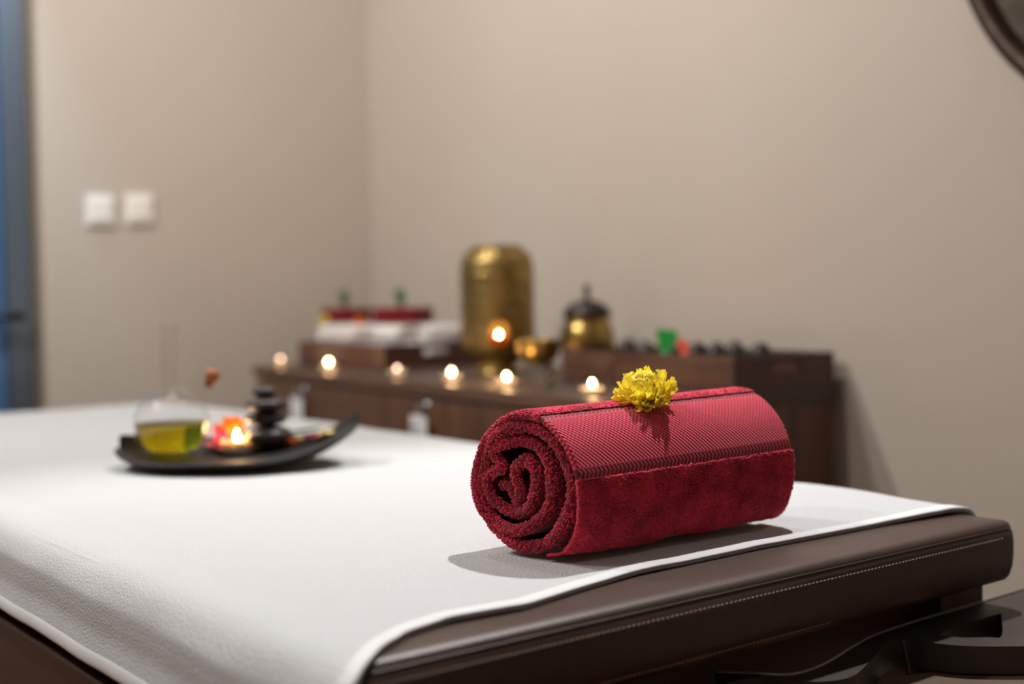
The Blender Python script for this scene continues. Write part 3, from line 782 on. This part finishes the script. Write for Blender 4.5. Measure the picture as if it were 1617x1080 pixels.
def pebble(rx, ry, rz, seed):
    bm = bmesh.new(); bmesh.ops.create_icosphere(bm, subdivisions=3, radius=1)
    r = random.Random(seed); k = [r.uniform(0.85, 1.15) for _ in range(3)]
    for v in bm.verts:
        c = v.co; s = 1 + 0.05 * math.sin(c.x * 2.3 * k[0] + seed) + 0.04 * math.sin(c.y * 3.1 * k[1] + seed * 2)
        zz = math.copysign(abs(c.z) ** 0.8, c.z)
        v.co = Vector((c.x * rx * s, c.y * ry * s, zz * rz))
    return bm_mesh(bm)
p = in_dish(423, 704); z = p.z - 0.001
for i, (rx, ry, rz, ox) in enumerate([(0.0345, 0.030, 0.0150, 0.002), (0.0280, 0.025, 0.0100, -0.001), (0.0300, 0.026, 0.0100, 0.000), (0.0175, 0.016, 0.0085, -0.003)]):
    z += rz
    o = link('massage_stone', pebble(rx, ry, rz, i + 3), M['stone'], None, True, Matrix.Translation((p.x + ox, p.y, z)) @ Matrix.Rotation(0.3 * i, 4, 'Z'))
    tag(o, ['large dark basalt stone at the bottom of the stack in the dish', 'dark basalt stone second from the bottom of the stack in the dish', 'dark basalt stone third from the bottom of the stack in the dish', 'small dark basalt stone on top of the stack in the dish'][i], 'stone', 'stacked basalt massage stones')
    z += rz - 0.0006

def flame_me(h, r): return lathe([(0, 0), (r * 0.7, h * 0.10), (r, h * 0.28), (r * 0.85, h * 0.5), (r * 0.45, h * 0.78), (0, h)], 14)
def tealight(label, loc, group, cup='tin', fmat='flame', s=1.0, fh=0.015, light=0.25, glow=None):
    e = empty('tea_light', Matrix.Translation(loc)); tag(e, label, 'candle', group)
    if cup == 'tin':
        link('cup', lathe([(0, 0.0), (0.0185 * s, 0.0), (0.019 * s, 0.002), (0.019 * s, 0.0145), (0.0195 * s, 0.0150), (0.0182 * s, 0.0145), (0.0182 * s, 0.003)], 28), M['wax'], e); top = 0.0115; wr_ = 0.0180 * s
    elif cup == 'glass':
        link('glass_cup', lathe([(0, 0.0), (0.017 * s, 0.0), (0.0195 * s, 0.003), (0.0215 * s, 0.021), (0.0205 * s, 0.021), (0.0185 * s, 0.004), (0, 0.004)], 28), M['glass'], e); top = 0.012; wr_ = 0.0185 * s
    else:
        link('amber_cup', lathe([(0, 0.0), (0.015 * s, 0.0), (0.0185 * s, 0.003), (0.021 * s, 0.026), (0.0200 * s, 0.026), (0.0172 * s, 0.005), (0, 0.004)], 28), M['amber'], e); top = 0.016; wr_ = 0.0185 * s
    link('wax', lathe([(0, 0.0045), (wr_ * 0.98, 0.0045), (wr_, top - 0.001), (wr_ * 0.9, top), (0, top - 0.0015)], 28), M['wax'], e)
    link('wick', tube([(0, 0, top - 0.002), (0.0003, 0, top + 0.004)], 0.0006, 6), M['wick'], e)
    f = link('flame', flame_me(fh, 0.0036), M[fmat], e, True, Matrix.Translation((0, 0, top + 0.002)))
    if light:
        ld = bpy.data.lights.new('candle_light', 'POINT'); ld.energy = light; ld.color = (1.0, 0.55, 0.22); ld.shadow_soft_size = 0.005
        lo = bpy.data.objects.new('candle_light', ld); C.objects.link(lo); lo.parent = e; lo.location = (0, 0, top + 0.002 + fh + 0.004)
    return e
tealight('lit tea light in the black dish beside the stacked stones', in_dish(375, 712), None, 'tin', 'flame', 1.15, 0.016, 0.12)

# flowers, petals and leaf in the dish
p = in_dish(372, 697)
def ruffle_petal(name, label, cat, M0, L, W, m, group=None):
    me = bpy.data.meshes.new('rp'); n = 7
    vs, fs = [], []
    for i in range(n + 1):
        t = i / n; w = W * math.sin(0.25 + t * 2.4) 
        for k in range(6):
            c = k / 5 * 2 - 1
            vs.append((L * (t - 0.5), c * w / 2, 0.25 * W * c * c + 0.15 * L * (t - 0.5) ** 2 * 4 + 0.03 * W * math.sin(c * 7 + t * 6)))
    for i in range(n):
        for k in range(5): a_ = i * 6 + k; fs.append((a_, a_ + 1, a_ + 7, a_ + 6))
    o = link(name, mesh(vs, fs), m, None, True, M0)
    s_ = o.modifiers.new('thick', 'SOLIDIFY'); s_.thickness = 0.0008
    return tag(o, label, cat, group)
flower('orange_marigold', 'orange marigold flower behind the lit tea light in the dish', 'flower', Matrix.Translation(in_dish(372, 700) + Vector((0, 0.012, 0.004))) @ Matrix.Rotation(math.radians(55), 4, 'X') @ Matrix.Rotation(math.radians(-20), 4, 'Y'), 0.026, M['orange'], 60, pet_w=0.010)
ruffle_petal('magenta_petal', 'large magenta petal standing left of the lit tea light', 'petal', Matrix.Translation(in_dish(351, 704) + Vector((0, 0, 0.012))) @ Matrix.Rotation(math.radians(70), 4, 'Y') @ Matrix.Rotation(math.radians(80), 4, 'X'), 0.030, 0.022, M['magenta'])
strew = [(331, 710, 'pink', 'pink'), (342, 713, 'crimson', 'crimson'), (352, 716, 'pink', 'pink'), (366, 716, 'cream_petal', 'pale yellow'), (398, 713, 'cream_petal', 'pale yellow'), (408, 712, 'orange', 'orange'),
         (420, 709, 'cream_petal', 'pale yellow'), (430, 706, 'magenta', 'magenta'), (441, 707, 'pink', 'pink'), (450, 705, 'orange', 'orange'), (462, 703, 'orange', 'orange'), (475, 700, 'cream_petal', 'pale yellow'), (487, 699, 'crimson', 'crimson'),
         (498, 698, 'crimson', 'crimson'), (508, 694, 'cream_petal', 'pale yellow'), (518, 691, 'cream_petal', 'pale yellow')]
petal_where = ['just right of the oil flask', 'right of the first pink petal by the flask', 'below the left side of the tea light', 'in front of the tea light, left of centre', 'in front of the tea light, right of it', 'between the tea light and the stones', 'in front of the left side of the stones', 'in front of the middle of the stones', 'in front of the right side of the stones', 'just right of the stones, nearer them', 'just right of the stones, farther out', 'below the tip of the green leaf', 'left of the pair near the upturned tip', 'right of the pair near the upturned tip', 'second from the upturned tip of the dish', 'nearest the upturned tip of the dish']
for i, (px, py, mk, cn) in enumerate(strew):
    ruffle_petal('flower_petal', f'small {cn} petal {petal_where[i]}', 'petal', Matrix.Translation(in_dish(px, py) + Vector((0, 0, 0.0035))) @ Matrix.Rotation(random.uniform(0, 6), 4, 'Z') @ Matrix.Rotation(random.uniform(-0.3, 0.3), 4, 'X'), 0.017, 0.014, M[mk], f'{cn} petals strewn in the black dish')
def leaf_obj(label, M0, L, W, bend=0.3, group=None, blades=1):
    e = None
    vs, fs = [], []
    n = 8
    for i in range(n + 1):
        t = i / n; w = W * math.sin(PI * (t * 0.94 + 0.05)) ** 0.8
        x = L * t; zz = bend * L * t * t
        vs += [(x, -w / 2, zz + w * 0.12), (x, 0, zz), (x, w / 2, zz + w * 0.12)]
    for i in range(n):
        for k in range(2): a_ = i * 3 + k; fs.append((a_, a_ + 1, a_ + 4, a_ + 3))
    o = link('green_leaf', mesh(vs, fs), M['leaf'], None, True, M0)
    s_ = o.modifiers.new('thick', 'SOLIDIFY'); s_.thickness = 0.0008
    return tag(o, label, 'leaf', group)
leaf_obj('green leaf lying right of the stacked stones in the dish', Matrix.Translation(in_dish(455, 696) + Vector((0, 0, 0.004))) @ Matrix.Rotation(0.3, 4, 'Z'), 0.05, 0.026, 0.15)
leaf_obj('green leaf lying between the flask and the marigold', Matrix.Translation(in_dish(332, 703) + Vector((0, 0, 0.004))) @ Matrix.Rotation(0.8, 4, 'Z'), 0.035, 0.020, 0.15)

# ------------------------------------------------------------------ cabinet
cb = empty('wooden_cabinet', cabM); tag(cb, 'long walnut sideboard cabinet against the right wall', 'cabinet')
link('body', boxes_me([(0.012, CAB_L - 0.012, 0.022, CAB_D, 0.06, CAB_Z - 0.024), (0.03, CAB_L - 0.03, 0.05, CAB_D, 0.0, 0.06)], 0.002), M['walnut'], cb, False)
link('worktop', box_me(0, CAB_L, 0.004, CAB_D, CAB_Z - 0.024, CAB_Z, 0.001), M['dark_top'], cb, False)
link('edge_band', box_me(0, CAB_L, 0, 0.0038, CAB_Z - 0.024, CAB_Z - 0.0005, 0.0008), M['walnut_top'], cb, False)
nd = 3; wd = (CAB_L - 0.03) / nd
key_px = [(478, 613), (672, 641), (900, 672)]
for i in range(nd):
    x0 = 0.015 + i * wd
    dr = link('door', box_me(x0 + 0.002, x0 + wd - 0.002, 0.002, 0.021, 0.065, CAB_Z - 0.030, 0.0015), M['walnut'], cb, False)
    q = cab_plane(*key_px[i], b=0.0); q.y = 0.0; kx = min(max(q.x, x0 + 0.03), x0 + wd - 0.03)
    link('lock', lathe([(0.0, 0.003), (0.008, 0.003), (0.010, 0.0)], 20), M['tin'], dr, True, Matrix.Translation((kx, 0.002, CAB_Z - 0.044)) @ Matrix.Rotation(PI / 2, 4, 'X'))
    # small white tag on a key ring
    kt = empty('key_tag', cabM @ Matrix.Translation((kx, -0.013, CAB_Z - 0.046)))
    tag(kt, ['white key tag hanging on the leftmost cabinet door', 'white key tag with grey print on the middle cabinet door', 'white key tag on the cabinet door behind the red roll'][i], 'key tag', 'white key tags on the cabinet')
    link('key', box_me(-0.006, 0.006, -0.002, 0.010, -0.010, 0.008, 0.002), M['tin'], kt, False)
    link('ring', tube([(0.009 * math.cos(t), -0.003, -0.010 + 0.009 * math.sin(t)) for t in np.linspace(0, 2 * PI, 20, endpoint=False)], 0.0013, 6, closed=True), M['tin'], kt)
    cd = link('card', box_me(-0.032, 0.032, -0.004, -0.002, -0.063, -0.015, 0.0008), M['card'], kt, False)
    if i > 0:
        link('print_mark', boxes_me([(-0.024, 0.002, -0.0046, -0.0040, -0.040, -0.032), (-0.024, 0.018, -0.0046, -0.0040, -0.053, -0.048)]), M['print'], cd, False)

# trays on the cabinet
def tray(label, a0, a1, b0, b1, rot=0.0):
    ca, cb_ = (a0 + a1) / 2, (b0 + b1) / 2; L, D, H, t = a1 - a0, b1 - b0, 0.057, 0.010
    e = empty('wooden_tray', cabM @ Matrix.Translation((ca, cb_, CAB_Z)) @ Matrix.Rotation(rot, 4, 'Z')); tag(e, label, 'tray', 'wooden trays on the cabinet')
    x, y = L / 2, D / 2
    link('bottom', box_me(-x + t, x - t, -y + t, y - t, 0.002, 0.010), M['tray_wood'], e, False)
    link('long_side', box_me(-x, x, -y, -y + t, 0.0, H, 0.0015), M['tray_wood'], e, False)
    link('long_side', box_me(-x, x, y - t, y, 0.0, H, 0.0015), M['tray_wood'], e, False)
    for s in (-1, 1):                               # ends with a hand slot
        xs = (-x, -x + t) if s < 0 else (x - t, x)
        hw = 0.036
        o = link('end_side', boxes_me([(xs[0], xs[1], -y + t, y - t, 0, 0.030), (xs[0], xs[1], -y + t, y - t, 0.044, H), (xs[0], xs[1], -y + t, -hw, 0.030, 0.044), (xs[0], xs[1], hw, y - t, 0.030, 0.044)]), M['tray_wood'], e, False)
    return e
TL = (0.0, 0.425, 0.135, 0.425); TR = (0.990, 1.484, 0.259, 0.491)
tray('dark wooden tray of white rolled towels on the left of the cabinet', *TL, rot=math.radians(4))
tray('dark wooden tray of black stones on the right of the cabinet', *TR)

# small white rolled hand towels
def small_roll_me(L, R):
    pts = []
    for k in range(60):
        t = k / 59; a_ = 2 * PI * 2.6 * t; r = R * (0.14 + 0.78 * t); pts.append((r * math.cos(-a_), R + r * math.sin(-a_)))
    path = np.array(pts); n = len(path)
    tg = np.gradient(path, axis=0); tg /= np.linalg.norm(tg, axis=1)[:, None]; nm = np.stack([-tg[:, 1], tg[:, 0]], 1)
    r = R * 0.13; sec = [(-L / 2 + r + math.cos(t) * r, math.sin(t) * r) for t in np.linspace(-PI / 2, -1.5 * PI, 5)] + [(L / 2 - r + math.cos(t) * r, math.sin(t) * r) for t in np.linspace(PI / 2, -PI / 2, 5)]
    sec.append(sec[0])
    V = np.zeros((n, len(sec), 3))
    for j, (x, o) in enumerate(sec): V[:, j, 0] = x; V[:, j, 1:] = path + nm * o
    return grid_me(V)
sr = small_roll_me(0.112, 0.0235); sr.materials.append(M['terry_small'])
tlM = cabM @ Matrix.Translation(((TL[0] + TL[1]) / 2, (TL[2] + TL[3]) / 2, CAB_Z)) @ Matrix.Rotation(math.radians(4), 4, 'Z')
rolls = [(-0.165, -0.065, 0.012, 90), (-0.105, -0.065, 0.012, 90), (-0.045, -0.065, 0.012, 90), (0.015, -0.065, 0.012, 90), (0.105, -0.085, 0.012, 4), (0.105, -0.03, 0.012, 0), (0.165, 0.05, 0.012, 92),
         (-0.135, 0.065, 0.012, 90), (-0.075, 0.065, 0.012, 90), (-0.015, 0.065, 0.012, 90), (0.045, 0.065, 0.012, 90), (0.105, 0.065, 0.012, 90),
         (-0.135, -0.065, 0.056, 90), (-0.075, -0.065, 0.056, 90), (-0.015, -0.065, 0.056, 90), (0.105, -0.056, 0.056, 2), (0.135, 0.065, 0.056, 92)]
roll_lab = {12: 'white rolled hand towel under the yellow blossom, leftmost of the top layer', 13: 'white rolled hand towel between the yellow and the orange blossom', 14: 'white rolled hand towel under the orange blossom', 15: 'white rolled hand towel lying lengthwise at the front right of the left tray', 16: 'white rolled hand towel at the back right, nearest the brass lantern',
            4: 'white rolled hand towel seen through the hand slot of the left tray', 0: 'white rolled hand towel at the left end of the bottom layer'}
for i, (x, y, z, r) in enumerate(rolls):
    o = link('rolled_hand_towel', sr, None, None, True, tlM @ Matrix.Translation((x, y, z)) @ Matrix.Rotation(math.radians(r), 4, 'Z'))
    tag(o, roll_lab.get(i, 'white rolled hand towel in the hidden bottom layer of the left tray'), 'towel', 'white rolled hand towels in the left tray')
# maroon folded towels behind the white rolls, with a leaf each
def folded_me(L, D, H, layers=3):
    vs = []; bm = bmesh.new(); t = H / layers
    for k in range(layers):
        g = bmesh.ops.create_cube(bm, size=1)
        for v in g['verts']: v.co = Vector((v.co.x * (L - 0.004 * (k % 2)), v.co.y * (D - 0.003 * (k % 2)), t * (k + 0.5) + v.co.z * t))
    bmesh.ops.bevel(bm, geom=bm.edges[:], offset=t * 0.42, segments=3, affect='EDGES', profile=0.6)
    return bm_mesh(bm)
for i, (px, py, L) in enumerate([(548, 508, 0.105), (637, 510, 0.125)]):
    bpl = [0.33, 0.33][i]
    q = cab_plane(px, py, b=bpl)
    zq = CAB_Z + 0.1005
    o = link('folded_maroon_towel', folded_me(L, 0.10, 0.040), M['maroon'], None, True, cabM @ Matrix.Translation((q.x, bpl, zq)) @ Matrix.Rotation(math.radians(32), 4, 'Z'))
    tag(o, ['folded maroon towel on the white rolls, left of the pair', 'folded maroon towel on the white rolls, beside the brass lantern'][i], 'towel', 'folded maroon towels')
    for j, (rz, rt) in enumerate([(0.4, -75), (2.2, -60)]):
        leaf_obj(f"{['upright', 'leaning'][j]} green leaf on the {['left', 'right'][i]} folded maroon towel", cabM @ Matrix.Translation((q.x + (0.012 - 0.004 * i), bpl - 0.01, zq + 0.039)) @ Matrix.Rotation(rz + 1.6, 4, 'Z') @ Matrix.Rotation(math.radians(rt), 4, 'Y'), 0.050, 0.027, 0.2, ['leaf sprigs on the left maroon towel', 'leaf sprigs on the right maroon towel'][i])
for i, (px, py, mk, nm_) in enumerate([(525, 507, 'petal', 'yellow'), (581, 513, 'orange', 'orange')]):
    q = cab_plane(px, py, b=0.205)
    flower(f'{nm_}_blossom', f'small {nm_} blossom on the white rolled towels in the left tray', 'flower', cabM @ Matrix.Translation((q.x, 0.19, CAB_Z + 0.103)) @ Matrix.Rotation(math.radians(40), 4, 'X'), 0.017, M[mk], 36, pet_w=0.010)

# brass lantern with a candle window
bl = 0.27
q = cab_plane(787, 560, b=bl)
vd = Vector((0, 0, 0)) - cab(q.x, bl); face = math.atan2(vd.y, vd.x) + math.radians(2)
LM = Matrix.Translation(cab(q.x, bl)) @ Matrix.Rotation(face, 4, 'Z')
la = empty('brass_lantern', LM); tag(la, 'tall cylindrical pierced brass lantern with rounded shoulders on the cabinet', 'lantern')
la.scale = (1.08, 1.08, 1.04)
LR, LH = 0.0725, 0.258
lp = catmull([(0.044, 0.026), (0.058, 0.034), (0.068, 0.047), (0.0722, 0.062), (0.0725, 0.085), (0.0725, 0.12), (0.0725, 0.16), (0.0725, 0.20), (0.0718, 0.218), (0.0685, 0.234), (0.062, 0.246), (0.054, 0.252), (0.050, 0.254), (0.049, 0.259), (0.046, 0.260), (0.0, 0.261)], 5)
lp[:, 0] = np.maximum(lp[:, 0], 0)
def window(t, z):
    t = (t + PI) % (2 * PI) - PI
    return (t * LR / 0.019) ** 2 + ((z - 0.079) / 0.029) ** 2 < 1
link('pierced_body', lathe([tuple(x) for x in lp], 96, window), M['brass_hammered'], la)
link('foot', lathe([(0, 0.0), (0.050, 0.0), (0.052, 0.004), (0.044, 0.010), (0.036, 0.018), (0.044, 0.027), (0.046, 0.030), (0.044, 0.050), (0.0, 0.052)], 48), M['brass'], la)
link('collar', lathe([(0.0727, 0.196), (0.0742, 0.199), (0.0727, 0.202)], 64), M['brass'], la)
tealight('lit amber glass candle inside the window of the brass lantern', LM @ Vector((0.046, 0, 0.0545)), None, 'amber', 'flame', 1.0, 0.017, 0.25)

# brass bowl on a pewter stand
bb = 0.15
q = cab_plane(850, 560, b=bb); BM_ = cabM @ Matrix.Translation((q.x, bb, CAB_Z)) @ Matrix.Rotation(math.radians(-30), 4, 'Z')
stn = empty('curled_stand', BM_); tag(stn, 'low pewter stand with curled legs under the brass bowl', 'stand')
link('ring', tube([(0.026 * math.cos(t), 0.026 * math.sin(t), 0.034) for t in np.linspace(0, 2 * PI, 32, endpoint=False)], 0.003, 8, closed=True), M['pewter'], stn)
for k in range(3):
    a_ = k * 2 * PI / 3 + 0.4
    pr_ = catmull([(0.026, 0.034), (0.036, 0.028), (0.030, 0.016), (0.034, 0.005), (0.046, 0.0035), (0.052, 0.010), (0.047, 0.015)], 5)
    link('leg', tube([(r * math.cos(a_), r * math.sin(a_), z) for r, z in pr_], 0.0035, 8), M['pewter'], stn)
bowl = link('brass_bowl', lathe([(0, 0.0), (0.018, 0.0005), (0.028, 0.005), (0.037, 0.016), (0.041, 0.030), (0.0405, 0.044), (0.042, 0.047), (0.0395, 0.046), (0.038, 0.030), (0.034, 0.017), (0.025, 0.007), (0, 0.003)], 48), M['brass'], None, True, BM_ @ Matrix.Translation((0, 0, 0.0355)))
tag(bowl, 'small round brass bowl between the lantern and the lidded jar', 'bowl')

# lidded brass jar beside the right tray
bj = 0.378
q = cab_plane(928, 545, b=bj)
jar = empty('brass_jar', Matrix.Translation(cab(q.x, bj, CAB_Z + 0.0004))); jar.scale = (1.15, 1.15, 1.21); tag(jar, 'round brass jar with a dark domed lid and finial', 'jar')
jz = 0.012
jp = catmull([(0, 0.0), (0.030, 0.0), (0.034, 0.006), (0.040, 0.02), (0.0475, 0.042), (0.0485, 0.058), (0.0465, 0.074), (0.041, 0.086), (0.0395, 0.094), (0.0415, 0.098), (0.038, 0.098)], 4); jp[:, 0] = np.maximum(jp[:, 0], 0)
link('body', lathe([tuple(x) for x in jp], 48), M['brass'], jar)
lid = link('lid', lathe([(0.043, 0.097), (0.044, 0.101), (0.040, 0.110), (0.030, 0.119), (0.018, 0.124), (0.008, 0.126), (0, 0.126)], 48), M['bronze'], jar)
link('finial', lathe([(0.006, 0.125), (0.0045, 0.130), (0.0055, 0.134), (0.004, 0.138), (0.0065, 0.144), (0.004, 0.151), (0, 0.154)], 16), M['bronze'], lid)

# stones and spatulas in the right tray
def on_tray(px, py, b, z):
    q = cab_plane(px, py, b=b); return cab(q.x, b, CAB_Z + z)
stones = [(990, 546, 0.40, 'near the brass jar'), (1020, 552, 0.33, 'left of the green spatula'), (1068, 545, 0.42, 'between the green and the orange spatula'), (1100, 550, 0.36, 'just right of the orange spatula'), (1132, 551, 0.38, 'in the middle of the right tray'), (1160, 552, 0.44, 'second from the right end of the tray'), (1200, 548, 0.40, 'nearest the right end of the tray')]
for i, (px, py, b, w) in enumerate(stones):
    o = link('hot_stone', pebble(0.021, 0.018, 0.032, 20 + i), M['stone'], None, True, Matrix.Translation(on_tray(px, py, b, 0.0430)) @ Matrix.Rotation(i, 4, 'Z'))
    tag(o, f'black stone {w}', 'stone', 'black stones in the right tray')
def spatula(label, px, py, b, m, w0, w1, h, tilt, name):
    e = empty(name, Matrix.Translation(on_tray(px, py, b, 0.011)) @ Matrix.Rotation(CAB_TH + 1.0, 4, 'Z') @ Matrix.Rotation(tilt, 4, 'Y')); tag(e, label, 'spatula')
    vs = [(-w0 / 2, 0, 0.045), (w0 / 2, 0, 0.045), (w1 / 2, 0.006, 0.045 + h * 0.8), (w1 / 2 - 0.004, 0.008, 0.045 + h), (-w1 / 2 + 0.002, 0.008, 0.045 + h), (-w1 / 2, 0.006, 0.045 + h * 0.8)]
    o = link('blade', mesh(vs, [(0, 1, 2, 5), (5, 2, 3, 4)]), m, e, False); s_ = o.modifiers.new('t', 'SOLIDIFY'); s_.thickness = 0.003
    link('handle', tube([(0, 0, 0), (0, 0, 0.03), (0, 0, 0.050)], [0.005, 0.006, 0.006], 10), m, e)
spatula('bright green plastic spatula standing in the right tray', 1046, 552, 0.30, M['green_plastic'], 0.016, 0.040, 0.042, 0.12, 'green_spatula')
spatula('orange red plastic spatula standing in the right tray', 1090, 552, 0.30, M['red_plastic'], 0.010, 0.020, 0.026, -0.2, 'orange_spatula')

# row of tea lights along the cabinet front
for i, (px, py, fm, lab) in enumerate([(443, 566, 'flame_dim', 'lit glass tea light at the far left end of the cabinet'), (519, 573, 'flame', 'lit glass tea light second from the left end of the cabinet'), (627, 581, 'flame_dim', 'lit glass tea light below the corner of the left tray'),
                                       (713, 588, 'flame', 'lit glass tea light left of the brass lantern'), (800, 595, 'flame', 'lit glass tea light in front of the brass lantern'), (935, 605, 'flame', 'lit glass tea light nearest the red rolled towel')]):
    q = cab_plane(px, py, b=0.055)
    tealight(lab, cab(q.x, 0.055, CAB_Z + 0.0003), 'row of glass tea lights on the cabinet front', 'glass', fm, 1.0, 0.011 if fm == 'flame' else 0.008, 0.12 if fm == 'flame' else 0.05)

# small red bolster seen through the arm shelf opening
p = pix(1596, 1002, ZA - 0.010)
rb = link('red_bolster', lathe([(0, -0.03), (0.007, -0.029), (0.010, -0.025), (0.010, 0.025), (0.007, 0.029), (0, 0.03)], 20), M['hem_red'], None, True, Matrix.Translation((p.x + 0.018, p.y + 0.01, ZA - 0.026 + 0.0102)) @ Matrix.Rotation(BED_TH, 4, 'Z') @ Matrix.Rotation(PI / 2, 4, 'Y'))
tag(rb, 'small red roll lying under the dark arm shelf opening', 'roll')
bpy.context.view_layer.update()
